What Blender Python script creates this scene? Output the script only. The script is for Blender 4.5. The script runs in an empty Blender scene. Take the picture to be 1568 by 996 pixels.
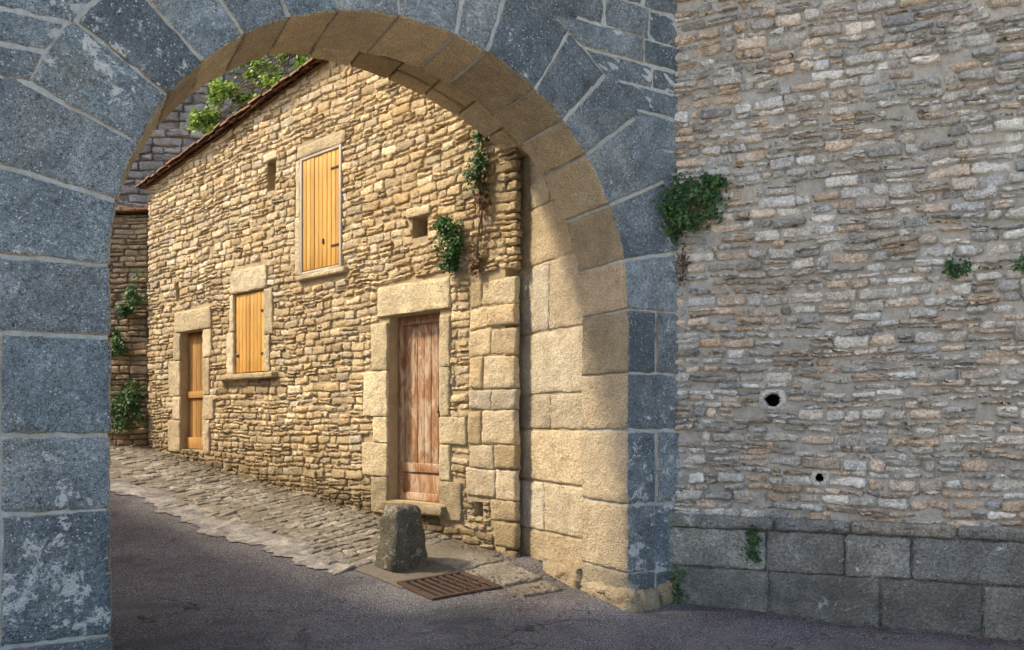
import bpy, bmesh, math, random
import numpy as np
from mathutils import Vector
random.seed(7); rng=np.random.default_rng(7)
scene=bpy.context.scene
COL=scene.collection

# ---------------------------------------------------------------- helpers
def link(ob,parent=None):
    COL.objects.link(ob)
    if parent: ob.parent=parent
    return ob
def empty(name):
    e=bpy.data.objects.new(name,None); return link(e)
def mesh_obj(name,verts,faces,mat,parent=None,col=None,smooth=True):
    me=bpy.data.meshes.new(name)
    V=np.asarray(verts,dtype=np.float32)
    if isinstance(faces,np.ndarray):
        nf,k=faces.shape
        me.vertices.add(len(V)); me.vertices.foreach_set('co',V.ravel())
        me.loops.add(nf*k); me.loops.foreach_set('vertex_index',faces.astype(np.int32).ravel())
        me.polygons.add(nf)
        me.polygons.foreach_set('loop_start',np.arange(0,nf*k,k,dtype=np.int32))
        me.polygons.foreach_set('loop_total',np.full(nf,k,dtype=np.int32))
        me.update(calc_edges=True); me.validate()
    else:
        me.from_pydata([tuple(v) for v in V],[],faces); me.update()
    if smooth: me.polygons.foreach_set('use_smooth',[True]*len(me.polygons))
    if col is not None:
        a=me.color_attributes.new('Col','FLOAT_COLOR','POINT')
        c=np.ones((len(V),4),dtype=np.float32); c[:,:3]=np.asarray(col)
        a.data.foreach_set('color',c.ravel())
    if mat: me.materials.append(mat)
    ob=bpy.data.objects.new(name,me)
    return link(ob,parent)

_t={}
def template(nx,ny,nz):
    key=(nx,ny,nz)
    if key in _t: return _t[key]
    idx={};ijk=[]
    for i in range(nx):
        for j in range(ny):
            for k in range(nz):
                if i in(0,nx-1) or j in(0,ny-1) or k==nz-1:
                    idx[(i,j,k)]=len(ijk); ijk.append((i,j,k))
    F=[]
    for i in range(nx-1):
        for j in range(ny-1):
            F.append([idx[(i,j,nz-1)],idx[(i+1,j,nz-1)],idx[(i+1,j+1,nz-1)],idx[(i,j+1,nz-1)]])
    for i in range(nx-1):
        for k in range(nz-1):
            F.append([idx[(i,0,k)],idx[(i+1,0,k)],idx[(i+1,0,k+1)],idx[(i,0,k+1)]])
            F.append([idx[(i,ny-1,k)],idx[(i,ny-1,k+1)],idx[(i+1,ny-1,k+1)],idx[(i+1,ny-1,k)]])
    for j in range(ny-1):
        for k in range(nz-1):
            F.append([idx[(0,j,k)],idx[(0,j,k+1)],idx[(0,j+1,k+1)],idx[(0,j+1,k)]])
            F.append([idx[(nx-1,j,k)],idx[(nx-1,j+1,k)],idx[(nx-1,j+1,k+1)],idx[(nx-1,j,k+1)]])
    _t[key]=(np.array(ijk),np.array(F)); return _t[key]
def nodes(L,r,n):
    r=min(r,L*.35)
    a=[-L/2,-L/2+r]+list(np.linspace(-L/2+r,L/2-r,n+2)[1:-1])+[L/2-r,L/2]
    return np.array(a),r

class Mason:
    def __init__(s): s.V=[];s.F=[];s.C=[];s.n=0
    def stone(s,q,d0,d1,mp,r=.012,gap=.012,jit=.003,irr=0.0,tilt=0.0,col=(.5,.5,0),metric=None,cell=.07,lump=0.0,warp=None):
        q=np.array(q,dtype=float)
        if irr: q=q+rng.uniform(-irr,irr,q.shape)
        if metric: Lu,Lv=metric
        else:
            Lu=.5*(np.linalg.norm(q[1]-q[0])+np.linalg.norm(q[2]-q[3]))
            Lv=.5*(np.linalg.norm(q[3]-q[0])+np.linalg.norm(q[2]-q[1]))
        Ld=d1-d0
        Su,Sv=Lu-gap,Lv-gap
        if Su<.015 or Sv<.012: return
        nu=max(1,min(10,int(Su/cell))); nv=max(1,min(10,int(Sv/cell)))
        nd=max(0,min(8,int(Ld/cell/1.5)))
        au,ru=nodes(Su,r,nu); av,rv=nodes(Sv,r,nv); ad,rd=nodes(Ld,r,nd)
        rr=min(ru,rv,rd)
        ijk,F=template(len(au),len(av),len(ad))
        P=np.stack([au[ijk[:,0]],av[ijk[:,1]],ad[ijk[:,2]]],1)
        H=np.array([Su/2-rr,Sv/2-rr,Ld/2-rr])
        Q=np.clip(P,-H,H); D=P-Q; Dn=np.linalg.norm(D,axis=1,keepdims=True)
        back=P[:,2]<-Ld/2+1e-6
        R=np.where(Dn>1e-9,Q+D/np.maximum(Dn,1e-9)*np.minimum(Dn,rr),P)
        R[back]=P[back]
        jj=rng.normal(0,jit,R.shape); R+=jj
        a=R[:,0]/Lu+.5; b=R[:,1]/Lv+.5
        zz=d0+Ld*.5+R[:,2]
        if tilt: 
            tu,tv=rng.normal(0,tilt,2); zz=zz+tu*R[:,0]+tv*R[:,1]
        if lump:
            p=rng.uniform(0,6,4)
            zz=zz+lump*(np.sin(R[:,0]*17+p[0]+R[:,1]*6)*np.sin(R[:,1]*15+p[1])+.5*np.sin(R[:,0]*33+p[2])*np.sin(R[:,1]*37+p[3]))
        uv=((1-a)*(1-b))[:,None]*q[0]+(a*(1-b))[:,None]*q[1]+(a*b)[:,None]*q[2]+((1-a)*b)[:,None]*q[3]
        u,v=uv[:,0],uv[:,1]
        if warp: u,v=warp(u,v)
        W=mp(u,v,zz)
        s.V.append(W); s.F.append(F+s.n); s.n+=len(W)
        s.C.append(np.tile(np.array(col,dtype=float),(len(W),1)))
    def make(s,name,mat,parent=None,smooth=True):
        return mesh_obj(name,np.concatenate(s.V),np.concatenate(s.F),mat,parent,np.concatenate(s.C),smooth)

def planemap(P0,du,n):
    P0=np.array(P0,float);du=np.array(du,float);n=np.array(n,float)
    def f(u,v,d):
        u=np.asarray(u,float);v=np.asarray(v,float);d=np.asarray(d,float)
        return np.stack([P0[0]+u*du[0]+d*n[0],P0[1]+u*du[1]+d*n[1],v+0*u],-1)
    return f
def lay(M,mp,u0,u1,h0,h1,ch,ln,ex=(),top=None,bot=None,dep=(.0,.02),back=-.04,colf=None,split=.12,wave=.012,skip=0.0,**kw):
    ph=rng.uniform(0,6,4)
    def warp(u,v):
        return u, v+wave*(np.sin(1.3*u+ph[0]+.8*v)+.5*np.sin(3.7*u+ph[1]+1.9*v)+.3*np.sin(9*u+ph[2]-3*v))
    h=h0
    while h<h1:
        c=min(rng.uniform(*ch),h1-h+.001)
        if h1-(h+c)<ch[0]*.5: c=h1-h
        free=[(u0,u1)]
        for (a,b,z0,z1) in ex:
            ov=min(h+c,z1)-max(h,z0)
            if ov>min(.25*c,.03):
                nf=[]
                for (x,y) in free:
                    if b<=x or a>=y: nf.append((x,y)); continue
                    if a>x: nf.append((x,a))
                    if b<y: nf.append((b,y))
                free=nf
        for (x,y) in free:
            u=x
            if y-x<.03: continue
            while u<y-1e-4:
                L=rng.uniform(*ln)*(.6+.8*c/ch[1])
                if y-(u+L)<ln[0]*.6: L=y-u
                lo,hi=h,h+c
                ha,hb=hi,hi
                if top: ha=min(hi,top(u)); hb=min(hi,top(u+L))
                la,lb=lo,lo
                if bot: la=max(lo,bot(u)); lb=max(lo,bot(u+L))
                if min(ha,hb)-max(la,lb)>.03 and rng.random()>=skip:
                    def put(a0,a1,b0,b1):
                        col=colf((u+L/2),(a0+b0)/2) if colf else (rng.random(),rng.random(),0)
                        M.stone([(u,a0),(u+L,a1),(u+L,b1),(u,b0)],back,rng.uniform(*dep),mp,col=col,warp=warp,**kw)
                    if rng.random()<split and c>ch[0]*1.2 and ha==hb:
                        m=rng.uniform(.35,.65); mid=lo+(hi-lo)*m
                        put(la,lb,mid,mid); 
                        put(mid,mid,ha,hb)
                    else: put(la,lb,ha,hb)
                u+=L
        h+=c

# ---------------------------------------------------------------- materials
class NT:
    def __init__(s,name):
        s.m=bpy.data.materials.new(name); s.m.use_nodes=True
        s.t=s.m.node_tree; s.t.nodes.clear()
        s.out=s.n('ShaderNodeOutputMaterial'); s.b=s.n('ShaderNodeBsdfPrincipled')
        s.t.links.new(s.b.outputs[0],s.out.inputs[0])
        s.geo=s.n('ShaderNodeNewGeometry'); s.pos=s.geo.outputs['Position']
    def n(s,k,**a):
        x=s.t.nodes.new(k)
        for i,v in a.items(): setattr(x,i,v)
        return x
    def l(s,a,b): s.t.links.new(a,b)
    def val(s,sock,v):
        if isinstance(v,bpy.types.NodeSocket): s.l(v,sock)
        else: sock.default_value=v
    def noise(s,scale,detail=6,rough=.6,dist=0,vec=None,out='Fac'):
        x=s.n('ShaderNodeTexNoise'); x.inputs['Scale'].default_value=scale; x.inputs['Detail'].default_value=min(detail,5)
        x.inputs['Roughness'].default_value=rough; x.inputs['Distortion'].default_value=dist
        s.l(vec or s.pos,x.inputs['Vector']); return x.outputs[out]
    def voro(s,scale,feat='F1',vec=None,rnd=1):
        x=s.n('ShaderNodeTexVoronoi',feature=feat); x.inputs['Scale'].default_value=scale
        x.inputs['Randomness'].default_value=rnd
        s.l(vec or s.pos,x.inputs['Vector']); return x.outputs['Distance']
    def ramp(s,f,pts,interp='LINEAR'):
        x=s.n('ShaderNodeValToRGB'); e=x.color_ramp; e.interpolation=interp
        while len(e.elements)<len(pts): e.elements.new(.5)
        for el,(p,c) in zip(e.elements,pts):
            el.position=p; el.color=(c,c,c,1) if isinstance(c,(int,float)) else (*c,1)
        s.l(f,x.inputs[0]); return x.outputs[0]
    def mix(s,f,a,b,mode='MIX'):
        x=s.n('ShaderNodeMix',data_type='RGBA',blend_type=mode)
        s.val(x.inputs[0],f)
        for sock,v in((x.inputs[6],a),(x.inputs[7],b)):
            if isinstance(v,tuple): sock.default_value=(*v,1) if len(v)==3 else v
            else: s.l(v,sock)
        return x.outputs[2]
    def math(s,op,a,b=0.0,clamp=False):
        x=s.n('ShaderNodeMath',operation=op,use_clamp=clamp); s.val(x.inputs[0],a); s.val(x.inputs[1],b); return x.outputs[0]
    def grey(s,f):
        k=s.n('ShaderNodeCombineColor'); [s.l(f,k.inputs[i]) for i in range(3)]; return k.outputs[0]
    def scalev(s,v):
        x=s.n('ShaderNodeVectorMath',operation='MULTIPLY'); s.l(s.pos,x.inputs[0]); x.inputs[1].default_value=v; return x.outputs[0]
    def z(s):
        x=s.n('ShaderNodeSeparateXYZ'); s.l(s.pos,x.inputs[0]); return x.outputs[2]
    def attr(s):
        a=s.n('ShaderNodeAttribute'); a.attribute_name='Col'
        x=s.n('ShaderNodeSeparateColor'); s.l(a.outputs['Color'],x.inputs[0]); return x.outputs
    def bump(s,h,strength=.6,dist=.02,nrm=None):
        x=s.n('ShaderNodeBump'); x.inputs['Strength'].default_value=strength; x.inputs['Distance'].default_value=dist
        s.l(h,x.inputs['Height'])
        if nrm: s.l(nrm,x.inputs['Normal'])
        return x.outputs[0]
    def fin(s,col,rough=.9,nrm=None,spec=.25):
        s.val(s.b.inputs['Base Color'],col if not isinstance(col,tuple) else (*col,1))
        s.val(s.b.inputs['Roughness'],rough); s.b.inputs['Specular IOR Level'].default_value=spec
        if nrm: s.l(nrm,s.b.inputs['Normal'])
        return s.m

def stone_mat(name,pal,var=.35,lichen=None,lich_amt=.62,lich_scale=6,pits=1.0,damp=(.05,.05,.035),bumpd=.012,reveal=None,face=None,stain=None,specks=None,grain=.0,lich_low=0.0,stain_max=.7,warm=None,gain=1.0):
    t=NT(name); A=t.attr()
    n=len(pal)
    c=t.ramp(A[0],[(i/max(1,n-1),p) for i,p in enumerate(pal)])
    fm=None
    if warm:   # iron-stained patches
        c=t.mix(t.ramp(t.noise(1.6,5,.7,.4),[(.48,0.),(.70,.5)]),c,warm)
    m1=t.ramp(t.noise(3.2,5,.65,.6),[(.25,(1-var)*gain),(.75,(1+var*.6)*gain)])
    c=t.mix(1.0,c,m1,'MULTIPLY')
    m2=t.ramp(t.noise(38,4,.7),[(.3,1-var*.9),(.7,1+var*.7)])
    c=t.mix(1.0,c,m2,'MULTIPLY')
    if reveal:   # warm light painted into the reveals' colour, cool shade plus weathering into the face
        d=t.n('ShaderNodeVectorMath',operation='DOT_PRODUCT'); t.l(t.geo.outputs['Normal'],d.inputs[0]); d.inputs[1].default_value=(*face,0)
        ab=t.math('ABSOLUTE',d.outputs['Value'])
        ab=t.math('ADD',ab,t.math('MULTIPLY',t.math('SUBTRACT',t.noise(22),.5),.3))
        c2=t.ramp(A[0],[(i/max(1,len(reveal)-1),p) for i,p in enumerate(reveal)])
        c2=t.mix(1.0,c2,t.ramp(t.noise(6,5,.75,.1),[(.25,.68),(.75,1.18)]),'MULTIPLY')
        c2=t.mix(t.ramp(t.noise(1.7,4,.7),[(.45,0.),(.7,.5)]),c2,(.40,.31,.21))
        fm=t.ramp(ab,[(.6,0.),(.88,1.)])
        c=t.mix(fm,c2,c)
    if grain:
        c=t.mix(1.0,c,t.ramp(t.noise(150,2,.8),[(.35,1-grain),(.65,1+grain)]),'MULTIPLY')
    br=t.math('ADD',t.math('MULTIPLY',A[1],.5),.77)
    c=t.mix(1.0,c,t.grey(br),'MULTIPLY')
    if stain: 
        st=t.ramp(t.noise(1.3,5,.72,.5,vec=t.scalev((1,1,.5))),[(.44,0.),(.72,stain_max)])
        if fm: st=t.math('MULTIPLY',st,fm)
        c=t.mix(st,c,stain)
    if lichen:
        li=t.math('ADD',t.noise(lich_scale,5,.75,.3),t.math('MULTIPLY',t.math('SUBTRACT',t.noise(1.1,3),.5),.55))
        if lich_low: li=t.math('ADD',li,t.math('MULTIPLY',t.math('SUBTRACT',1.9,t.z(),True),lich_low))
        lf=t.ramp(li,[(lich_amt,0.),(lich_amt+.05,.85)])
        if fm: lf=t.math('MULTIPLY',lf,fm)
        c=t.mix(lf,c,lichen)
    if specks:
        v=t.voro(40); sp=t.ramp(v,[(.14,1.),(.26,0.)])
        sp=t.math('MULTIPLY',sp,t.ramp(t.noise(7,4,.7),[(.40,0.),(.58,1.)]))
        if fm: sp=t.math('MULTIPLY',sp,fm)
        c=t.mix(sp,c,specks)
    dm=t.math('MULTIPLY',A[2],t.ramp(t.noise(5,5,.6),[(.3,.5),(.65,1.3)]),True)
    c=t.mix(dm,c,damp)
    p=t.ramp(t.voro(55),[(.08,0.),(.28,1.)]); pm=t.ramp(t.noise(11,3),[(.42,0.),(.60,1.)])
    pit=t.math('SUBTRACT',1.0,t.math('MULTIPLY',t.math('SUBTRACT',1.0,p),pm))
    pc=t.math('ADD',t.math('MULTIPLY',pit,.5*pits),1-.5*pits)
    c=t.mix(1.0,c,t.grey(pc),'MULTIPLY')
    h=t.math('ADD',t.math('MULTIPLY',t.noise(9,5,.78),1.5),t.math('MULTIPLY',t.noise(60,3,.75),.6))
    h=t.math('ADD',h,t.math('MULTIPLY',pit,.5*pits))
    return t.fin(c,.93,t.bump(h,.95,bumpd*1.7))
def plain_mat(name,c1,c2,scale=14,bumpd=.01,rough=.95):
    t=NT(name)
    c=t.mix(t.ramp(t.noise(scale,5,.75,.3),[(.3,0.),(.7,1.)]),c1,c2)
    c=t.mix(.5,c,t.ramp(t.noise(2.,4),[(.3,.6),(.7,1.2)]),'MULTIPLY')
    h=t.math('ADD',t.noise(scale*2,5,.8),t.math('MULTIPLY',t.noise(scale*8,3),.5))
    return t.fin(c,rough,t.bump(h,.9,bumpd))

GN=(-.498,.867)
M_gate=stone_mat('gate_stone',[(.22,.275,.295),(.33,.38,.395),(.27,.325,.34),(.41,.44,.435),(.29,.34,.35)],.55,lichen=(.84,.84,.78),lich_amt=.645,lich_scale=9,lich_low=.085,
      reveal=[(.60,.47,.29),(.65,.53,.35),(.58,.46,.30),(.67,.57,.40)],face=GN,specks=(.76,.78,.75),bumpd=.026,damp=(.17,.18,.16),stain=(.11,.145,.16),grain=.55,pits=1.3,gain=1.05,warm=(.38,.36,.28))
M_gmortar=plain_mat('gate_mortar',(.70,.72,.68),(.42,.45,.43),24)
M_gateback=stone_mat('jamb_stone',[(.62,.49,.31),(.68,.57,.40),(.60,.50,.34),(.70,.62,.47)],.35,lichen=(.40,.37,.31),lich_amt=.70,bumpd=.024,damp=(.34,.24,.13),stain=(.48,.36,.22),grain=.3,stain_max=.45)
M_fac=stone_mat('house_stone',[(.62,.46,.25),(.82,.66,.41),(.73,.56,.33),(.86,.74,.52),(.56,.41,.23),(.79,.63,.38),(.66,.55,.39),(.84,.73,.54)],.28,stain=(.52,.37,.20),bumpd=.024,damp=(.17,.125,.07),grain=.38,pits=1.0,stain_max=.55,warm=(.70,.47,.20),gain=1.05)
M_fdress=stone_mat('dressed_stone',[(.76,.62,.38),(.84,.72,.49),(.70,.56,.34)],.32,bumpd=.020,damp=(.18,.13,.07),lichen=(.40,.31,.20),lich_amt=.68,stain=(.54,.41,.25),grain=.35,stain_max=.5)
M_fmortar=plain_mat('house_mortar',(.70,.55,.34),(.46,.35,.20),16,.02)
M_rw=stone_mat('tower_stone',[(.42,.39,.34),(.80,.74,.62),(.90,.85,.74),(.56,.53,.47),(.92,.89,.80),(.70,.51,.34),(.84,.80,.71),(.46,.45,.43),(.80,.64,.49)],.40,lichen=(.94,.93,.86),lich_amt=.61,lich_scale=12,bumpd=.026,damp=(.22,.28,.31),grain=.45,warm=(.68,.53,.36),gain=1.22)
M_rmortar=plain_mat('tower_mortar',(.84,.77,.65),(.48,.44,.37),20,.025)
M_plinth=stone_mat('plinth_stone',[(.29,.285,.255),(.39,.375,.325),(.25,.25,.23),(.45,.41,.32)],.5,lichen=(.76,.75,.68),lich_amt=.64,lich_scale=10,bumpd=.024,damp=(.12,.12,.10),stain=(.15,.14,.11),grain=.5,pits=1.3,warm=(.40,.35,.25),gain=1.1)
M_bg=stone_mat('old_wall_stone',[(.36,.34,.32),(.50,.47,.45),(.42,.38,.33),(.58,.55,.52)],.4,bumpd=.03)
M_bgm=plain_mat('old_wall_mortar',(.28,.24,.19),(.16,.13,.10),10,.02)
M_far=stone_mat('side_house_stone',[(.46,.35,.22),(.58,.45,.29),(.50,.37,.22),(.38,.29,.2)],.4,bumpd=.02)
M_black=plain_mat('cavity_dark',(.015,.012,.01),(.025,.02,.015))

# ---------------------------------------------------------------- terrain
def G(y):
    y=np.minimum(np.asarray(y,float),16.5)
    return .165*.4*np.log1p(np.exp((y-6.25)/.4))
def asphalt():
    t=NT('asphalt')
    c=t.ramp(t.noise(85,3,.85),[(.36,(.05,.047,.052)),(.5,(.165,.155,.165)),(.58,(.42,.405,.42)),(.68,(.75,.73,.74))])
    c=t.mix(1.,c,t.ramp(t.noise(.9,5,.65,.5),[(.3,.7),(.7,1.5)]),'MULTIPLY')
    c=t.mix(t.ramp(t.noise(2.2,5,.8),[(.47,0.),(.66,.5)]),c,(.34,.31,.285))
    c=t.mix(t.ramp(t.noise(1.1,5,.7,.4),[(.54,0.),(.60,.45)]),c,(.11,.104,.11))
    vec=t.n('ShaderNodeVectorMath',operation='ADD'); t.l(t.pos,vec.inputs[0])
    nv=t.n('ShaderNodeTexNoise'); nv.inputs['Scale'].default_value=2.5; t.l(t.pos,nv.inputs['Vector']); t.l(nv.outputs['Color'],vec.inputs[1])
    cr=t.voro(.8,'DISTANCE_TO_EDGE',vec=vec.outputs[0])
    crm=t.ramp(cr,[(.0,1.),(.012,0.)])
    crm=t.math('MULTIPLY',crm,t.ramp(t.noise(1.3),[(.46,0.),(.54,1.)]))
    c=t.mix(t.math('MULTIPLY',crm,.8),c,(.025,.024,.024))
    sp=t.n('ShaderNodeSeparateXYZ'); t.l(t.pos,sp.inputs[0])
    yy=t.math('ADD',sp.outputs[1],t.math('MULTIPLY',t.noise(1.5,4),1.2))
    yy=t.math('ADD',t.math('MULTIPLY',yy,.05),.5)
    gr=t.ramp(t.noise(60,4,.8),[(.3,(.50,.46,.38)),(.7,(.80,.75,.66))])
    c=t.mix(t.ramp(yy,[(.64,1.),(.66,0.)]),c,gr)   # unseen pale gravel, added outside the gate to bounce light onto the walls
    h=t.math('ADD',t.math('MULTIPLY',t.noise(85,3,.85),2.2),t.math('MULTIPLY',t.noise(8,5),1.0)); h=t.math('SUBTRACT',h,crm)
    return t.fin(c,.85,t.bump(h,1.,.02),.3)
M_asph=asphalt()
xs=np.concatenate([[-400,-100,-40,-20],np.arange(-12,9,.14),[20,40,100,400]])
ys=np.concatenate([[-400,-100,-30,-8],np.arange(-3,19,.14),[30,60,120,400]])
X,Y=np.meshgrid(xs,ys,indexing='ij')
def gz(x,y): return G(y)+.012*np.sin(x*1.7+y)*np.sin(y*1.3)+.006*np.sin(5.1*x-2.3*y)
Z=gz(X,Y)
nX,nY=len(xs),len(ys)
I=np.arange(nX*nY).reshape(nX,nY)
F=np.stack([I[:-1,:-1],I[1:,:-1],I[1:,1:],I[:-1,1:]],-1).reshape(-1,4)
mesh_obj('road',np.stack([X,Y,Z],-1).reshape(-1,3),F,M_asph)

# ---------------------------------------------------------------- gate
gate=empty('stone_archway')
gd=(-.867,-.498)
def gmap(t,h,d): # d outwards to viewer = -w
    t=np.asarray(t,float);h=np.asarray(h,float);d=np.asarray(d,float)
    return np.stack([.92+t*gd[0]-d*GN[0],6.56+t*gd[1]-d*GN[1],h+0*t],-1)
R0=1.86;TC=1.86;SP=2.5
GH=8.9
WR=1.90
def gate_body(name,w0,w1,tr,tl,arc,mat):
    V=[];F=[]
    def quad(*P):
        b=len(V); V.extend(P); F.append([b,b+1,b+2,b+3])
    for w in (w0,w1):
        d=-w
        quad(gmap(-1.,-.3,d),gmap(tr,-.3,d),gmap(tr,GH,d),gmap(-1.,GH,d))
        quad(gmap(tl,-.3,d),gmap(9,-.3,d),gmap(9,GH,d),gmap(tl,GH,d))
        for (a,b) in zip(arc[:-1],arc[1:]):
            quad(gmap(a[0],a[1],d),gmap(b[0],b[1],d),gmap(b[0],GH,d),gmap(a[0],GH,d))
    lst=[(tr,-.3)]+arc+[(tl,-.3)]
    for a,b in zip(lst[:-1],lst[1:]):
        quad(gmap(*a,-w0),gmap(*b,-w0),gmap(*b,-w1),gmap(*a,-w1))
    quad(gmap(-1,-.3,-w0),gmap(-1,GH,-w0),gmap(-1,GH,-w1),gmap(-1,-.3,-w1))
    quad(gmap(9,-.3,-w0),gmap(9,GH,-w0),gmap(9,GH,-w1),gmap(9,-.3,-w1))
    quad(gmap(-1,GH,-w0),gmap(9,GH,-w0),gmap(9,GH,-w1),gmap(-1,GH,-w1))
    return mesh_obj(name,V,F,mat,gate,smooth=False)
e=.024
arcA=[(TC-(R0+e)*math.cos(a),SP+(R0+e)*math.sin(a)) for a in np.linspace(0,math.pi,61)]
gate_body('front_core',0.003,.622,-e,2*R0+e,arcA,M_gmortar)
RT,RL,RS,RC=-.05,3.77,4.2,4.82
half=(RL-RT)/2; rise=RC-RS; RR=(half**2+rise**2)/(2*rise); zc=RC-RR; a0=math.asin(half/RR)
arcB=[((RT+RL)/2+(RR+e)*math.sin(x),zc+(RR+e)*math.cos(x)) for x in np.linspace(-a0,a0,31)]
M_soffm=plain_mat('soffit_mortar',(.6,.49,.33),(.42,.34,.22),18)
gate_body('rear_core',.65,WR-.025,RT-e,RL+e,arcB,M_soffm)

MG=Mason()
def polar(th,r,d):
    return gmap(TC-r*np.cos(th),SP+r*np.sin(th),d)
def rc(d=0.): return (rng.random(),rng.random(),d)
wd=rng.uniform(.7,1.25,16); wd=wd/wd.sum()*math.pi
acc=np.concatenate([[0],np.cumsum(wd)]); acc[-1]=math.pi
for i in range(16):
    a,b=acc[i],acc[i+1]
    L=.62+rng.uniform(-.04,.16)
    dm=(b-a)*(R0+.3)
    MG.stone([(a,R0),(b,R0),(b,R0+L),(a,R0+L)],-.63,rng.uniform(.004,.010),polar,r=.016,gap=.018,jit=.0035,irr=.004,col=rc(),metric=(dm,L),cell=.05,lump=.004)
def jamb(side):
    lv=[-.1,.37,.92,1.52,1.99,2.5] if side=='R' else [-.1,.37,1.09,1.52,2.08,2.5]
    for i in range(5):
        h0,h1=lv[i],lv[i+1]
        dd=.35 if h1<.5 else 0
        if side=='R':
            segs=[(-.9,0)] if i%2 else [(-.9,-.3),(-.3,0)]
        else:
            segs=[(3.72,4.27 if i!=4 else 4.75),(4.27 if i!=4 else 4.75,5.1),(5.1,5.9),(5.9,6.8)]
        for a,b in segs:
            MG.stone([(a,h0),(b,h0),(b,h1),(a,h1)],-.63,rng.uniform(.004,.014),gmap,r=.020,gap=.014,jit=.004,irr=.005,col=rc(dd),cell=.05,lump=.006)
jamb('R'); jamb('L')
Ro=R0+.61
h=SP
sk=dict(r=.015,gap=.018,jit=.0035,irr=.010,cell=.055,lump=.004)
while h<6.6:
    c=rng.uniform(.15,.32)
    def edge(z,sgn):
        z=z-SP
        return TC+sgn*math.sqrt(max(0,Ro*Ro-z*z))
    if h+c-SP<Ro-.02:
        for s0,sg in ((-.62,1),(7.0,-1)):
            e0,e1=edge(h,-sg),edge(h+c,-sg)
            u=s0
            while True:
                L=rng.uniform(.22,.5)
                lim=min(e0,e1) if sg>0 else max(e0,e1)
                if sg*(lim-(u+sg*L))<.15:
                    q=[(u,h),(e0,h),(e1,h+c),(u,h+c)]
                    if sg<0: q=[(e0,h),(u,h),(u,h+c),(e1,h+c)]
                    if sg*(e0-u)>.03: MG.stone(q,-.1,rng.uniform(.0,.008),gmap,col=rc(),**sk)
                    break
                v=u+sg*L; a,b=min(u,v),max(u,v)
                MG.stone([(a,h),(b,h),(b,h+c),(a,h+c)],-.1,rng.uniform(.0,.008),gmap,col=rc(),**sk)
                u=v
    else:
        u=-.62
        while u<7:
            L=rng.uniform(.3,.6)
            MG.stone([(u,h),(u+L,h),(u+L,h+c),(u,h+c)],-.1,rng.uniform(.0,.008),gmap,col=rc(),**sk)
            u+=L
    h+=c
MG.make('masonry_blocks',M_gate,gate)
MB=Mason()
lv=[-.1,.25,.55,1.02,1.52,1.85,2.45,3.1,3.65,4.2]
for side in (0,1):
    for i in range(len(lv)-1):
        h0,h1=lv[i],lv[i+1]
        if side==0: a,b=-.45,RT+.004
        else: a,b=RL-.004,RL+.4
        cutw=WR if i%2 else rng.uniform(1.2,1.4)
        for (w0,w1) in ((.636,cutw-.006),(cutw+.006,WR)):
            if w1-w0<.1: continue
            MB.stone([(a,h0),(b,h0),(b,h1),(a,h1)],-w1,-w0,gmap,r=.02,gap=.014,jit=.0045,irr=.004,col=(rng.random(),rng.random(),.5 if h1<.6 else 0),cell=.055)
def vmap(x,wv,d):
    r=RR-d
    return gmap((RT+RL)/2+r*np.sin(x),zc+r*np.cos(x),-wv)
nrow=11
for i in range(nrow):
    a=-a0+2*a0*i/nrow; b=-a0+2*a0*(i+1)/nrow
    w=.64
    while w<WR:
        L=rng.uniform(.3,.6)
        if WR-(w+L)<.2: L=WR-w
        MB.stone([(a,w),(b,w),(b,w+L),(a,w+L)],-.15,rng.uniform(0,.02),vmap,r=.014,gap=.014,jit=.003,metric=((b-a)*RR,L),col=rc(),cell=.07)
        w+=L
for (t0,t1,h1,d1) in [(-.3,.06,.24,.10),(-.62,-.3,.3,.05)]:
    MB.stone([(t0,-.15),(t1,-.15),(t1-.03,h1),(t0,h1)],-.6,d1,gmap,r=.06,gap=.01,jit=.012,irr=.02,col=(rng.random(),.3,.35),cell=.045,lump=.012)
MB.stone([(-.3,-.1),(.10,-.1),(.05,.32),(-.3,.32)],-1.2,-.62,gmap,r=.05,gap=.01,jit=.012,irr=.02,col=(.3,.5,.6),cell=.05)
MB.make('jamb_and_vault',M_gateback,gate)
M_iron=plain_mat('rusty_iron',(.05,.035,.028),(.10,.055,.035),30,.003,.6)

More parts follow.
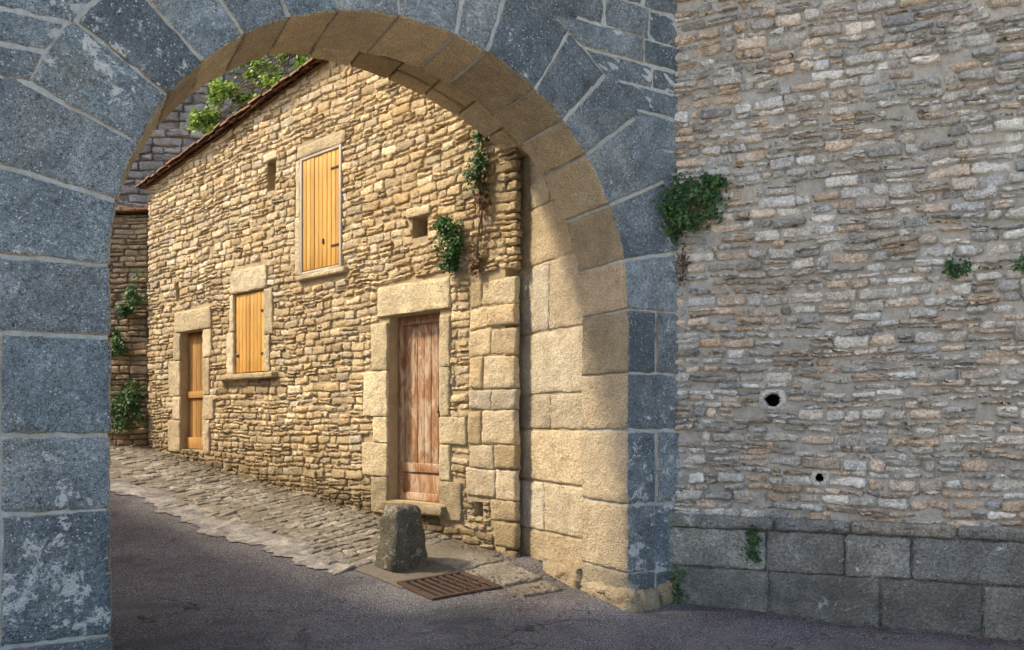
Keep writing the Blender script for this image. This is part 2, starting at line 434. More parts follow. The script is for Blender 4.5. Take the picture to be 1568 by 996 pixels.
# ---------------------------------------------------------------- tower (right wall)
tower=empty('stone_tower_wall')
rmap=planemap((1.369,6.82),(.938,-.347),(-.347,-.938))
def panel(name,mp,u0,u1,h0,h1,d,th,mat,parent,top=None,holes=(),rev=.25):
    us=sorted(set([u0,u1]+[x for h in holes for x in h[:2]]+([x for x in np.linspace(u0,u1,9)] if top else [])))
    hs=sorted(set([h0,h1]+[x for h in holes for x in h[2:4]]))
    V=[];F=[];mi=[]
    def quad(P,m=0):
        b=len(V); V.extend(P); F.append([b,b+1,b+2,b+3]); mi.append(m)
    for i in range(len(us)-1):
        for j in range(len(hs)-1):
            cu=(us[i]+us[i+1])/2; ch_=(hs[j]+hs[j+1])/2
            if any(a<cu<b and c<ch_<e_ for a,b,c,e_ in holes): continue
            ta=hs[j+1];tb=hs[j+1]
            if top and j==len(hs)-2: ta,tb=top(us[i]),top(us[i+1])
            quad([mp(us[i],hs[j],d),mp(us[i+1],hs[j],d),mp(us[i+1],tb,d),mp(us[i],ta,d)])
    for a,b,c,e_ in holes:
        for (p,q) in (((a,c),(b,c)),((b,c),(b,e_)),((b,e_),(a,e_)),((a,e_),(a,c))):
            quad([mp(*p,d),mp(*q,d),mp(*q,d-rev),mp(*p,d-rev)])
        quad([mp(a,c,d-rev),mp(b,c,d-rev),mp(b,e_,d-rev),mp(a,e_,d-rev)],1)
    tp=top or (lambda u:h1)
    quad([mp(u0,h0,d),mp(u0,tp(u0),d),mp(u0,tp(u0),d-th),mp(u0,h0,d-th)])
    quad([mp(u1,h0,d),mp(u1,tp(u1),d),mp(u1,tp(u1),d-th),mp(u1,h0,d-th)])
    quad([mp(u0,tp(u0),d),mp(u1,tp(u1),d),mp(u1,tp(u1),d-th),mp(u0,tp(u0),d-th)])
    quad([mp(u0,h0,d-th),mp(u1,h0,d-th),mp(u1,tp(u1),d-th),mp(u0,tp(u0),d-th)])
    ob=mesh_obj(name,V,F,mat,parent,smooth=False)
    ob.data.materials.append(M_black)
    for p,m in zip(ob.data.polygons,mi): p.material_index=m
    return ob
def ragged(name,mp,hole,mat,parent,d=.012,ru=.4,rough=.12,col=.5):
    a,b,c,e_=hole; cu,cv=(a+b)/2,(c+e_)/2; hu,hv=(b-a)/2,(e_-c)/2
    n=32;V=[];F=[]
    for k in range(n):
        th=2*math.pi*k/n; cs,sn=math.cos(th),math.sin(th)
        m=max(abs(cs),abs(sn))**.6; ou,ov=cs/m*(hu+.035),sn/m*(hv+.025)
        rr=1+rng.normal(0,rough)
        iu,iv=cs*hu*ru*2*rr*.9,sn*hv*ru*2*rr*.9
        V+= [mp(cu+ou,cv+ov,d-.02),mp(cu+(ou+iu)/2,cv+(ov+iv)/2,d+rng.normal(0,.003)),mp(cu+iu,cv+iv,d-.004),mp(cu+iu*.9,cv+iv*.9,d-.12)]
    for k in range(n):
        j=(k+1)%n
        for q in range(3): F.append([4*k+q,4*j+q,4*j+q+1,4*k+q+1])
    mesh_obj(name,V,F,mat,parent,np.tile([col,.5,0],(len(V),1)),True)
crk=[(.03+.012*i,.055+.012*i+.01*(i%2),2.95-.13*i,3.06-.13*i) for i in range(5)]
rholes=[(.70,.84,1.71,1.83),(1.09,1.16,1.11,1.19)]
panel('wall_core',rmap,-.35,7.5,-.3,GH,-.006,1.2,M_rmortar,tower,holes=rholes)
for i,hh in enumerate(rholes[:2]): ragged('hole_lip_%d'%i,rmap,hh,M_rw,tower,.018,.5,.1,.3)
MR=Mason()
def rcol(u,h):
    g=max(0,min(.8,(u-1.6)*.32+(h-2.9)*.15))+(.22 if rng.random()<.08 else 0)
    w=rng.random()
    if u<.6 and h>1.8: w=rng.choice([.0,.62,.65,.45,.88,.3]); 
    g2=g*rng.uniform(.0,1.)
    if rng.random()<.07: w=rng.uniform(.58,.68)
    if rng.random()<.05: w=1.
    if .82<h<1.5 and u>.5 and rng.random()<.22: w=.64
    return (w,rng.random(),min(.7,g2))
lay(MR,rmap,-.02,3.6,.80,6.6,(.045,.10),(.07,.22),ex=[(.68,.87,1.69,1.85),(1.07,1.18,1.09,1.21)]+crk,dep=(.0,.030),back=-.04,colf=rcol,split=.22,wave=.014,r=.018,gap=.018,jit=.005,irr=.014,tilt=.06,cell=.045,skip=.03)
MR.make('rubble_courses',M_rw,tower)
MP=Mason()
for (h0,h1) in [(-.12,.40),(.40,.72)]:
    u=-.1
    while u<4.5:
        L=rng.uniform(.45,.9)
        MP.stone([(u,h0),(u+L,h0),(u+L,h1),(u,h1)],-.03,rng.uniform(.05,.062),rmap,r=.018,gap=.012,jit=.0045,irr=.008,col=(rng.random(),rng.random(),.4 if h0<0 else .05),cell=.045,lump=.006)
        u+=L
u=-.1
while u<4.5:
    L=rng.uniform(.5,1.0)
    MP.stone([(u,.72),(u+L,.72),(u+L,.83),(u,.83)],-.03,.075,rmap,r=.03,gap=.009,jit=.005,irr=.006,col=(rng.random(),rng.random(),.05),cell=.045,lump=.005)
    u+=L
panel('plinth_core',rmap,-.1,4.6,-.3,.80,.038,.05,M_plinth,tower)
MP.make('plinth',M_plinth,tower)

# ---------------------------------------------------------------- stone house
house=empty('stone_house')
FN=(-.667,-.745)
fmap=planemap((.057,7.93),(-.745,.667),FN)
roof=lambda s:6.40-.125*s
fg=lambda s:float(G(7.93+.667*s))
holes=[(1.10,1.94,.71,2.775),(2.80,3.66,3.45,4.92),(4.26,4.47,4.66,5.05),(4.53,5.30,2.26,3.37),(6.19,6.88,1.17,2.95),(1.30,1.55,3.60,3.82),(6.95,7.07,3.45,3.75),(.47,.60,.62,.78)]
panel('wall_core',fmap,.17,8.0,-.2,5.2,-.004,.5,M_fmortar,house,top=roof,holes=holes,rev=.22)
MF=Mason();MD=Mason()
ex=list(holes)
def dress(a,b,h0,h1,d=.03,back=-.22,r=.014,c=None,damp=0.,irr=.006,M=MD):
    M.stone([(a,h0),(b,h0),(b,h1),(a,h1)],back,d,fmap,r=r,gap=.008,jit=.0036,irr=irr,col=(rng.random() if c is None else c,rng.random(),damp),cell=.05,lump=.004)
    ex.append((a,b,h0,h1))
dress(.93,2.13,2.78,3.12,.03)
h=.55
for i,hh in enumerate([.42,.38,.30,.52,.55]):
    L=[.30,.46,.26,.44,.30][i]; Rr=[.34,.17,.40,.16,.16][i]
    dress(1.945,1.945+L,h,h+hh,.028,damp=.5 if i==0 else 0)
    dress(1.095-Rr,1.095,h,h+hh,.026,damp=.4 if i==0 else 0); h+=hh
dress(.98,2.02,.60,.705,.10,damp=.5)
dress(5.93,7.06,2.955,3.28,.03)
h=1.12
for i,hh in enumerate([.5,.36,.55,.42]):
    L=[.4,.25,.38,.22][i]
    dress(6.885,6.885+L,h,h+hh,.028,damp=.3 if i==0 else 0)
    dress(6.185-[.2,.32,.2,.25][i],6.185,h,h+hh,.026); h+=hh
dress(4.45,5.38,3.375,3.70,.03)
dress(5.305,5.50,2.26,2.85,.026); dress(5.305,5.42,2.85,3.37,.026)
dress(4.38,4.525,2.26,2.75,.026); dress(4.30,4.525,2.75,3.37,.026)
dress(4.20,5.66,2.17,2.255,.10,damp=.35)
dress(2.70,3.74,3.37,3.445,.06,damp=.3); dress(2.72,3.74,4.925,5.08,.025)
dress(3.665,3.80,3.45,4.2,.02);dress(3.665,3.78,4.2,4.92,.02)
dress(4.20,4.53,5.055,5.17,.025)
dress(1.24,1.62,3.825,3.93,.03)
h=.35
for hh in [.26,.21,.30,.24,.34,.22,.33,.28,.22,.26]:
    cuts=[rng.uniform(.22,.5)]
    lim=rng.uniform(.60,.74)
    for a,b in ((.02,cuts[0]),(cuts[0],lim)):
        if not(h<.80 and a<.6 and b>.46): dress(a,b,h,h+hh,rng.uniform(.004,.034),back=-.05,r=.026,c=rng.random(),damp=.3 if h<.7 else .12,irr=.014,M=MF)
    h+=hh
def fcol(u,h):
    g=fg(u); d=math.exp(-max(0,h-g)/.34)*.95
    if u<.8 and h>2.9: d=rng.uniform(.1,.5)
    if u>4 and rng.random()<.12: d=max(d,.3)
    w=rng.random()
    return (w,rng.random(),min(.85,d))
lay(MF,fmap,0.0,8.02,-.1,6.5,(.055,.115),(.09,.24),ex=ex,top=lambda s:roof(s)-.01,bot=lambda s:fg(s)-.12,dep=(.004,.024),back=-.05,colf=fcol,split=.2,wave=.017,r=.018,gap=.014,jit=.005,irr=.014,tilt=.05,cell=.05,skip=.004)
MF.make('rubble_walling',M_fac,house)
MD.make('dressed_stones',M_fdress,house)
t=NT('roof_tile'); A=t.attr()
c=t.ramp(A[0],[(0,(.16,.085,.055)),(.5,(.32,.17,.10)),(1,(.22,.16,.12))])
c=t.mix(1.,c,t.ramp(t.noise(20,5),[(.3,.6),(.7,1.3)]),'MULTIPLY')
M_tile=t.fin(c,.9,t.bump(t.noise(50,4),.6,.01))
MT=Mason()
for row in range(14):
    u=-.1
    while u<8.15:
        L=rng.uniform(.14,.22)
        d=.16-row*.28+rng.uniform(-.015,.015); z=row*.07
        for k in range(2 if row==0 else 1):
            zz=z-.028*k; dd=d-.05*k
            MT.stone([(u,dd-.34),(u+L,dd-.34),(u+L,dd),(u,dd)],-.02,.003+rng.uniform(-.006,.006),(lambda uu,vv,wv,zz=zz:fmap(uu,roof(uu)+.03+zz+wv-(vv-.16)*.25-row*.07,vv)),r=.004,gap=.006,jit=.0015,irr=.012,tilt=.05,col=rc(),cell=.2)
        u+=L
MT.make('roof_tiles',M_tile,house)
V=[fmap(-.1,roof(-.1)-.02,.05),fmap(8.1,roof(8.1)-.02,.05),fmap(8.1,roof(8.1)+.95,-4),fmap(-.1,roof(-.1)+.95,-4)]
mesh_obj('roof_deck',V,[[0,1,2,3]],M_tile,house,col=np.full((4,3),.5))
V=[fmap(8.0,-.2,-.02),fmap(8.0,roof(8)-.02,-.02),fmap(8.0,roof(8)+.9,-4),fmap(8.0,-.2,-4),fmap(0,-.2,-4),fmap(0,roof(0)+.9,-4)]
mesh_obj('rear_walls',V,[[0,1,2,3],[3,2,5,4]],M_fmortar,house,smooth=False)

def wood(name,c1,c2,peel=None,grain=1.0,dirt=None):
    t=NT(name); A=t.attr()
    v=t.scalev((14,14,.9))
    n=t.noise(2.2,5,.65,1.2,vec=v)
    c=t.mix(t.ramp(n,[(.35,0.),(.7,1.)]),c1,c2)
    br=t.ramp(A[0],[(0,.74),(1,1.15)])
    c=t.mix(1.,c,br,'MULTIPLY')
    if dirt:
        c=t.mix(t.ramp(t.noise(2.6,5,.75,.4,vec=t.scalev((2,2,.6))),[(.46,0.),(.68,.65)]),c,dirt)
    if peel:
        p=t.noise(3.2,5,.75,.8,vec=t.scalev((2.5,2.5,.8)))
        c=t.mix(t.ramp(p,[(.44,0.),(.58,.8)]),c,peel)
        p2=t.noise(9,5,.78,.3,vec=t.scalev((3,3,.6)))
        c=t.mix(t.ramp(p2,[(.54,0.),(.64,.8)]),c,(.12,.07,.04))
    return t.fin(c,.7,t.bump(n,.6*grain,.008),.3)
M_shut=wood('ochre_shutter_paint',(.60,.31,.06),(.70,.40,.10),grain=.7,dirt=(.42,.24,.08))
M_ldoor=wood('ochre_door_wood',(.50,.27,.07),(.36,.19,.06),dirt=(.25,.14,.06))
M_door=wood('weathered_red_door',(.30,.14,.065),(.44,.23,.11),peel=(.60,.48,.35))
M_frame=plain_mat('grey_painted_frame',(.55,.50,.44),(.38,.33,.27),8,.003,.7)
def planks(name,par,a,b,h0,h1,d,n,mat,th=.03):
    M=Mason(); w=(b-a)/n
    for i in range(n):
        M.stone([(a+i*w,h0),(a+(i+1)*w,h0),(a+(i+1)*w,h1),(a+i*w,h1)],d-th,d+rng.uniform(-.003,.003),fmap,r=.006,gap=.006,jit=0.0005,col=rc(),cell=.25)
    return M.make(name,mat,par,smooth=False)
def bars(name,par,L,mat,r=.004):
    M=Mason()
    for (a,b,h0,h1,d0,d1) in L:
        M.stone([(a,h0),(b,h0),(b,h1),(a,h1)],d0,d1,fmap,r=r,gap=0.0,jit=.0005,col=rc(),cell=.25)
    return M.make(name,mat,par,smooth=False)
planks('upper_shutter_planks',house,2.84,3.62,3.49,4.89,.015,9,M_shut)
bars('upper_shutter_frame',house,[(2.80,2.84,3.45,4.92,-.05,.03),(3.62,3.66,3.45,4.92,-.05,.03),(2.84,3.62,4.89,4.92,-.05,.028),(2.84,3.62,3.45,3.48,-.05,.028)],M_frame)
bars('upper_shutter_hinges',house,[(2.85,3.02,3.72,3.745,.012,.024),(2.85,3.02,4.66,4.685,.012,.024),(3.16,3.19,3.78,3.84,.012,.03)],M_iron)
planks('lower_shutter_planks',house,4.54,5.29,2.27,3.36,-.01,8,M_shut)
bars('lower_shutter_fittings',house,[(4.55,4.63,2.50,2.53,-.01,.004),(4.55,4.63,3.08,3.11,-.01,.004),(5.2,5.28,2.50,2.53,-.01,.004)],M_iron)
planks('side_door_planks',house,6.20,6.87,1.18,2.94,-.10,5,M_ldoor)
bars('side_door_rails',house,[(6.20,6.87,1.95,2.05,-.11,-.07),(6.20,6.87,1.18,1.35,-.11,-.07)],M_ldoor)
planks('main_door_planks',house,1.18,1.86,1.12,2.70,-.155,6,M_door)
bars('main_door_frame',house,[(1.105,1.185,.71,2.77,-.17,-.125),(1.855,1.935,.71,2.77,-.17,-.125),(1.185,1.855,2.68,2.77,-.17,-.127),(1.185,1.855,1.03,1.13,-.17,-.135),(1.185,1.855,.715,.80,-.17,-.13),(1.185,1.855,.80,1.03,-.19,-.155)],M_door)
bars('main_door_lock',house,[(1.22,1.27,1.62,1.80,-.16,-.135),(1.235,1.255,1.69,1.71,-.14,-.09)],M_iron)

# ---------------------------------------------------------------- side house + hillside wall + garden wall
side=empty('neighbouring_house')
smap=planemap((-5.98,13.42),(-.99,.12),(-.12,-.99))
panel('wall_core',smap,0,6,.6,5.0,-.006,.5,M_bgm,side)
MS=Mason()
lay(MS,smap,0,2.6,.8,5.0,(.07,.14),(.12,.36),dep=(.003,.04),back=-.05,wave=.015,r=.016,gap=.018,jit=.005,irr=.009,tilt=.06,cell=.07)
MS.make('rubble_walling',M_far,side)
MS=Mason()
for row in range(3):
    u=-.1
    while u<3:
        L=rng.uniform(.16,.24)
        MS.stone([(u,5.03+row*.05),(u+L,5.03+row*.05),(u+L,5.07+row*.05),(u,5.07+row*.05)],-.6,.14-row*.1,smap,r=.005,gap=.004,jit=.003,col=rc(),cell=.2); u+=L
MS.make('roof_tiles',M_tile,side)
ret=empty('hillside_retaining_wall')
bmap=planemap((5.0,18.2),(-.995,-.1),(.1,-.995))
panel('wall_core',bmap,0,24,0,12.0,-.01,.8,M_bgm,ret)
MS=Mason()
lay(MS,bmap,7,16,4.5,12,(.10,.22),(.16,.5),dep=(.0,.06),back=-.05,wave=.03,r=.025,gap=.03,jit=.009,irr=.015,tilt=.06,cell=.12)
MS.make('rubble_walling',M_bg,ret)

swall=empty('garden_wall')
o=(.057-4.6*.667,7.93-4.6*.745)
gmapw=planemap(o,(-.745,.667),(.667,.745))
topw=lambda s:float(G(o[1]+.667*s))+4.15
panel('wall_core',gmapw,2.3,16,-.2,3,0,.4,M_fmortar,swall,top=topw)
panel('sun_blocker',gmapw,1.95,3.12,-.2,7.4,.02,1.2,M_fmortar,swall)  # unseen block, added to keep a sun patch off the ground at the gate
MS=Mason()
lay(MS,gmapw,2.3,16,0,6.5,(.10,.2),(.2,.5),top=topw,dep=(.0,.03),back=-.05,r=.02,gap=.02,jit=.004,cell=.2)
lay(MS,gmapw,1.95,3.12,0,7.4,(.15,.25),(.25,.5),dep=(.03,.05),back=0,r=.02,gap=.02,jit=.004,cell=.2)
u=3.2
while u<16:
    L=rng.uniform(.25,.5); z=topw(u+L/2)
    MS.stone([(u,z-.02),(u+L,z-.02),(u+L,z+rng.uniform(.05,.22)),(u,z+rng.uniform(.05,.2))],-.43,.05,gmapw,r=.02,gap=.02,jit=.006,col=rc(),cell=.1); u+=L
MS.make('rubble_walling',M_fac,swall)

# ---------------------------------------------------------------- cobbled pavement and gutter
def cmap(s,dist,d):
    s=np.asarray(s,float);dist=np.asarray(dist,float);d=np.asarray(d,float)
    x=.057-.745*s+dist*FN[0]; y=7.93+.667*s+dist*FN[1]
    return np.stack([x,y,gz(x,y)+d],-1)
M_cob=stone_mat('cobble_stone',[(.34,.30,.24),(.47,.43,.36),(.29,.255,.21),(.42,.39,.33)],.5,bumpd=.020,stain=(.19,.165,.13),damp=(.14,.12,.07),grain=.45)
MC=Mason()
s=.9
while s<11.5:
    c=rng.uniform(.08,.15); d=.02
    lim=1.18+.12*math.sin(s*2.1)+rng.uniform(-.09,.09)
    while d<lim:
        L=rng.uniform(.10,.25)
        if rng.random()>.06: MC.stone([(s,d),(s+c,d),(s+c,d+L),(s,d+L)],-.04,rng.uniform(.006,.026),cmap,r=.016,gap=.016,jit=.004,irr=.018,tilt=.06,col=(rng.random(),rng.random(),.5 if d<.25 else .0),cell=.055)
        d+=L
    s+=c
M_bed=plain_mat('earth_bedding',(.18,.15,.11),(.32,.28,.22),30,.02)
pav=empty('cobbled_pavement')
MC.make('cobbles',M_cob,pav)
def strip(name,d0,d1,s0,s1,z,mat,par=None,wob=0.0):
    V=[];F=[];n=int((s1-s0)/.03);m=4
    for i in range(n+1):
        s_=s0+(s1-s0)*i/n
        e0=d0+wob*(math.sin(s_*2.3)+.6*math.sin(s_*5.7+1)); e1=d1+wob*(math.sin(s_*1.9+2)+.8*math.sin(s_*4.9)+.6*math.sin(s_*11)+.4*math.sin(s_*23)+.25*math.sin(s_*51))+rng.normal(0,wob*.12)
        for j in range(m+1):
            dd=e0+(e1-e0)*j/m; V.append(cmap(s_,dd,z))
    for i in range(n):
        for j in range(m):
            a=i*(m+1)+j; F.append([a,a+1,a+m+2,a+m+1])
    return mesh_obj(name,V,F,mat,par)
strip('bedding',-.05,1.3,.2,11.5,.006,M_bed,pav)
t=NT('worn_gutter_asphalt')
c=t.ramp(t.noise(5,5,.78,.5),[(.35,(.14,.13,.13)),(.52,(.31,.29,.27)),(.7,(.54,.51,.47))])
c=t.mix(1.,c,t.ramp(t.noise(100,3,.85),[(.35,.4),(.65,1.55)]),'MULTIPLY')
M_gut=t.fin(c,.9,t.bump(t.math('ADD',t.noise(90,4,.8),t.noise(9,4)),.9,.018))
strip('street_gutter',1.22,1.58,.9,11.5,.011,M_gut,None,.06)

# ---------------------------------------------------------------- bollard
def bollard():
    cx,cy=-1.04,7.70; z0=float(gz(cx,cy))-.05
    prof=[(.0,.225,.20),(.06,.222,.198),(.13,.214,.19),(.20,.205,.182),(.28,.195,.173),(.36,.184,.165),(.43,.176,.158),(.50,.168,.150),(.56,.154,.14),(.60,.125,.115),(.618,.065,.06)]
    n=36;V=[];F=[]
    for (z,a,b) in prof:
        for k in range(n):
            th=2*math.pi*k/n
            ex_=.6
            c_,s_=math.cos(th),math.sin(th)
            x=a*math.copysign(abs(c_)**ex_,c_); y=b*math.copysign(abs(s_)**ex_,s_)
            j=.010*math.sin(5*th+z*17)+.008*math.sin(3*th-z*29)+.006*math.sin(9*th+z*41)+rng.normal(0,.003)
            r=Vector((x,y,0)); r=r*(1+j/.2)
            ang=.75
            V.append((cx+r.x*math.cos(ang)-r.y*math.sin(ang),cy+r.x*math.sin(ang)+r.y*math.cos(ang),z0+z+rng.normal(0,.002)))
    m=len(prof)
    for i in range(m-1):
        for k in range(n):
            F.append([i*n+k,i*n+(k+1)%n,(i+1)*n+(k+1)%n,(i+1)*n+k])
    V.append((cx,cy,z0+.622)); 
    for k in range(n): F.append([(m-1)*n+k,(m-1)*n+(k+1)%n,len(V)-1])
    mat=stone_mat('bollard_stone',[(.22,.195,.14),(.25,.225,.165)],.6,lichen=(.48,.44,.36),lich_amt=.58,lich_scale=14,stain=(.08,.075,.05),bumpd=.03,grain=.4,pits=1.3)
    mesh_obj('stone_bollard',V,F,mat,None,col=np.tile([.5,.6,.1],(len(V),1)))
bollard()
# ---------------------------------------------------------------- drain grate
drain=empty('drain_grate')
P=[np.array(p) for p in [(-1.02,7.20),(-.46,7.50),(-.08,7.06),(-.66,6.80)]]
def dmap(a,b,d):
    a=np.asarray(a,float);b=np.asarray(b,float);d=np.asarray(d,float)
    xy=((1-a)*(1-b))[...,None]*P[0]+(a*(1-b))[...,None]*P[1]+(a*b)[...,None]*P[2]+((1-a)*b)[...,None]*P[3]
    return np.concatenate([xy,(gz(xy[...,0],xy[...,1])+d)[...,None]],-1)
M=Mason()
for i in range(9):
    a=.06+i*.108
    M.stone([(a,.05),(a+.045,.05),(a+.045,.95),(a,.95)],.0,.02,dmap,metric=(.03,.5),r=.004,gap=0,jit=.0005,col=rc())
for q in ([(0,0),(1,0),(1,.06),(0,.06)],[(0,.94),(1,.94),(1,1),(0,1)],[(0,.06),(.05,.06),(.05,.94),(0,.94)],[(.95,.06),(1,.06),(1,.94),(.95,.94)]):
    M.stone(q,.0,.023,dmap,metric=(.4,.04) if q[0][1]!=.06 else (.04,.4),r=.004,gap=0,jit=.0005,col=rc())
M.make('iron_bars',M_iron,drain)
V=dmap(np.array([.02,.98,.98,.02]),np.array([.02,.02,.98,.98]),np.full(4,.007))
mesh_obj('pit',V,[[0,1,2,3]],M_black,drain)
M=Mason()
idm=lambda u,v,d:np.stack([u,v,gz(u,v)+d],-1)
for q in ([(-.44,7.52),(-.06,7.09),(.30,7.32),(-.06,7.80)],[(-.46,7.55),(-.08,7.84),(-.38,8.1),(-.80,7.78)],[(-.07,7.03),(.08,6.86),(.44,7.04),(.31,7.29)]):
    M.stone(q,-.04,.022,idm,r=.02,gap=.015,jit=.005,irr=.02,col=(rng.random(),.4,.2),cell=.05,lump=.005)
M.make('kerb_slabs',M_cob,drain)

# ---------------------------------------------------------------- foliage
def leafmat(name,a,b,c_):
    t=NT(name); A=t.attr()
    c=t.ramp(A[0],[(0,a),(.5,b),(1,c_)])
    m=t.fin(c,.55,None,.35)
    tr=t.n('ShaderNodeBsdfTranslucent'); t.l(c,tr.inputs[0]); mx=t.n('ShaderNodeMixShader'); mx.inputs[0].default_value=.35
    t.l(t.b.outputs[0],mx.inputs[1]); t.l(tr.outputs[0],mx.inputs[2]); t.l(mx.outputs[0],t.out.inputs[0])
    return m
M_leaf=leafmat('ivy_leaf',(.02,.06,.02),(.06,.15,.045),(.17,.29,.09))
M_leafb=leafmat('shrub_leaf',(.10,.19,.03),(.26,.42,.06),(.50,.62,.13))
M_dry=leafmat('dry_leaf',(.08,.04,.025),(.18,.08,.04),(.28,.18,.09))
M_twig=plain_mat('twig_bark',(.12,.085,.055),(.2,.15,.1),40,.004)
def foliage(name,blobs,n,size,mat,out=(0,-1,0),hang=.3,twigs=0):
    V=[];F=[];C=[]
    out=np.array(out,float)
    subs=[]
    for (x,y,z,rx,ry,rz,wt) in blobs:
        for _ in range(max(3,int(14*wt))):
            v=rng.normal(0,1,3); v/=np.linalg.norm(v); v*=rng.uniform(.2,1)**.6
            subs.append((np.array([x,y,z])+v*np.array([rx,ry,rz]),.33*(rx+ry+rz)/3*rng.uniform(.5,1.3),rng.random()))
    k=0
    base=np.array([(0,0,0),(.32,.45,.05),(.22,.85,0),(0,1,-.08),(-.22,.85,0),(-.32,.45,.05)])
    for i in range(n):
        c,r,sh=subs[rng.integers(len(subs))]
        p=c+rng.normal(0,1,3)*r*.6
        s=size*rng.uniform(.6,1.35)
        nrm=out*.9+rng.normal(0,.6,3)+np.array([0,0,.35]); nrm/=np.linalg.norm(nrm)
        d=rng.normal(0,1,3)+np.array([0,0,-hang*2]); d-=nrm*d.dot(nrm); d/=np.linalg.norm(d)
        x=np.cross(d,nrm)
        for b in base: V.append(p+s*(x*b[0]+d*b[1]+nrm*b[2]))
        F.append(list(range(k,k+6))); k+=6
        cc=min(1,max(0,sh*.55+rng.random()*.45))
        C+= [(cc,rng.random(),0)]*6
    par=empty(name)
    mesh_obj('leaves',V,np.array(F),mat,par,C,False)
    if twigs:
        V=[];F=[]
        for i in range(twigs):
            c,r,sh=subs[rng.integers(len(subs))]
            bx=blobs[rng.integers(len(blobs))]
            a=np.array(bx[:3])+np.array([0,0,-bx[5]*.5]); 
            pts=[a,(a+c)/2+rng.normal(0,.15,3)*bx[3],c]
            for q,w in zip((0,1),(1,.6)):
                p0,p1=pts[q],pts[q+1]; w0=size*.10*w; b=len(V)
                dd=p1-p0; s1=np.cross(dd,(0,0,1.)); s1/=np.linalg.norm(s1)+1e-6; s2=np.cross(dd,s1); s2/=np.linalg.norm(s2)+1e-6
                for P_ ,ww in((p0,w0),(p1,w0*.6)):
                    for an in range(5):
                        V.append(P_+ww*(s1*math.cos(an*1.2566)+s2*math.sin(an*1.2566)))
                for an in range(5): F.append([b+an,b+(an+1)%5,b+5+(an+1)%5,b+5+an])
        mesh_obj('twigs',V,F,M_twig,par)
    return par
def wp(mp,u,v,d): return tuple(float(x) for x in mp(u,v,d))
def blob(mp,u,v,d,a,b,c,w=1): x=wp(mp,u,v,d); return (*x,a,b,c,w)
rn=(-.347,-.938,0)
foliage('ivy_plant',[blob(rmap,.13,3.40,.10,.24,.10,.23,2.2),blob(rmap,-.02,3.22,.06,.10,.06,.14,.8),blob(rmap,.32,3.50,.06,.12,.06,.12,.6)],2800,.032,M_leaf,rn,.5,60)
foliage('dry_wall_plant',[blob(rmap,.06,2.90,.04,.04,.04,.20,1)],130,.022,M_dry,rn,.9,40)
foliage('wall_plant',[blob(rmap,2.09,2.75,.05,.11,.05,.07)],260,.025,M_leaf,rn,.5,8)
foliage('wall_plant',[blob(rmap,.62,.60,.10,.07,.04,.14)],300,.025,M_leaf,rn,.6,8)
foliage('wall_plant',[blob(rmap,2.50,2.75,.05,.08,.05,.05)],90,.025,M_leaf,rn,.5,4)
foliage('wall_plant',[blob(rmap,.04,.25,.05,.09,.06,.22)],260,.025,M_leaf,rn,.4,6)
foliage('wall_plant',[blob(rmap,.55,5.15,.05,.15,.05,.06)],160,.025,M_leaf,rn,.5,6)
fn=(*FN,0)
foliage('ivy_plant',[blob(fmap,.86,3.50,.1,.16,.09,.22,2),blob(fmap,.86,3.25,.06,.10,.06,.12,1)],1900,.038,M_leaf,fn,.6,20)
foliage('ivy_plant',[blob(fmap,.47,4.15,.08,.12,.07,.30,2),blob(fmap,.40,4.45,.06,.12,.05,.12,1)],1000,.036,M_leaf,fn,.8,30)
foliage('dry_wall_plant',[blob(fmap,.42,3.85,.06,.10,.05,.25,1),blob(fmap,.52,3.2,.05,.10,.04,.12,1)],420,.035,M_dry,fn,.9,40)
sn=(-.1,-1,0)
foliage('wall_plant',[blob(smap,.12,3.7,.12,.14,.1,.35,1),blob(smap,.35,3.4,.1,.12,.1,.1,1)],450,.06,M_leaf,sn,.6,10)
foliage('wall_plant',[blob(smap,.45,2.9,.1,.15,.1,.22,1)],300,.06,M_leaf,sn,.6,8)
foliage('wall_plant',[blob(smap,.25,1.75,.15,.3,.15,.45,2)],900,.06,M_leaf,sn,.6,12)
bl=[]
for (px,z,r) in [(-6.1,7.5,.30),(-5.7,8.1,.32),(-4.9,8.5,.38),(-4.3,8.9,.42),(-5.2,7.9,.22),(-4.6,8.1,.28),(-3.7,9.2,.5),(-4.0,8.3,.34),(-5.4,8.9,.3)]:
    bl.append((px,16.0+rng.uniform(-.3,.4),z,r,.35,r*.75,1.0))
foliage('overhanging_shrub',bl,3600,.10,M_leafb,(-.5,-.5,.5),.1,60)

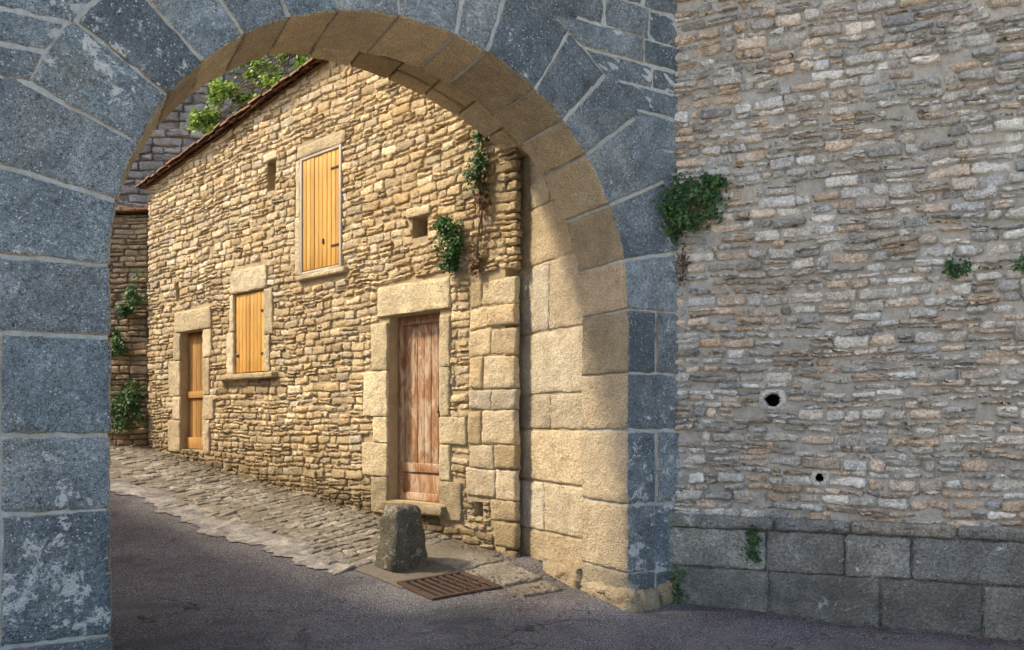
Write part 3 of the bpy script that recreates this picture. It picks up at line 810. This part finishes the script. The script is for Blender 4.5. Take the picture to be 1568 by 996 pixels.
V=[];F=[];C=[];k=0
def litter(x,y,sz):
    global k
    z=float(gz(x,y))+.02; a=rng.uniform(0,6.28)
    for (u,v,w) in ((0,0,0),(.5,.3,.2),(1,0,.1),(.5,-.3,.25)):
        V.append((x+sz*(u*math.cos(a)-v*math.sin(a)),y+sz*(u*math.sin(a)+v*math.cos(a)),z+sz*w*rng.uniform(0,1.2)))
    F.append([k,k+1,k+2,k+3]); k+=4; cc=rng.random(); C.extend([(cc,cc,0)]*4)
for i in range(3000):
    m=rng.random()
    if m<.35: 
        p=cmap(rng.uniform(0,8),abs(rng.normal(0,.14))+.02,0); litter(p[0],p[1],rng.uniform(.015,.04))
    elif m<.62: 
        p=rmap(rng.uniform(0,3.2),0,.08+abs(rng.normal(0,.2))); litter(p[0],p[1],rng.uniform(.012,.035))
    elif m<.88: litter(rng.normal(.1,.4),rng.normal(7.2,.4),rng.uniform(.015,.04))
    else: litter(rng.uniform(-4,3),rng.uniform(5,9),rng.uniform(.01,.025))
mesh_obj('leaf_litter',V,np.array(F),M_dry,None,C,False)

# ---------------------------------------------------------------- light, sky, camera
EL=math.radians(45)
s=Vector((-math.cos(EL),0,math.sin(EL)))
L=bpy.data.lights.new('sun','SUN'); L.energy=5; L.angle=math.radians(5); L.color=(1,.86,.64)
so=bpy.data.objects.new('sun',L); so.rotation_euler=(-s).to_track_quat('-Z','Y').to_euler(); link(so)
w=bpy.data.worlds.new('World'); scene.world=w; w.use_nodes=True
nt=w.node_tree; sky=nt.nodes.new('ShaderNodeTexSky'); sky.sky_type='NISHITA'; sky.sun_disc=False
sky.sun_elevation=EL; sky.sun_rotation=math.radians(270); sky.dust_density=3
bg=nt.nodes['Background']; nt.links.new(sky.outputs[0],bg.inputs[0]); bg.inputs[1].default_value=.32
cam=bpy.data.cameras.new('camera'); cam.lens=36*1250/1568; cam.sensor_width=36; cam.shift_y=147/1568; cam.clip_end=1500
co=bpy.data.objects.new('camera',cam); co.location=(0,0,1.6); co.rotation_euler=(math.radians(90),0,0); link(co)
scene.camera=co
scene.view_settings.view_transform='Standard'; scene.view_settings.look='None'; scene.view_settings.exposure=0
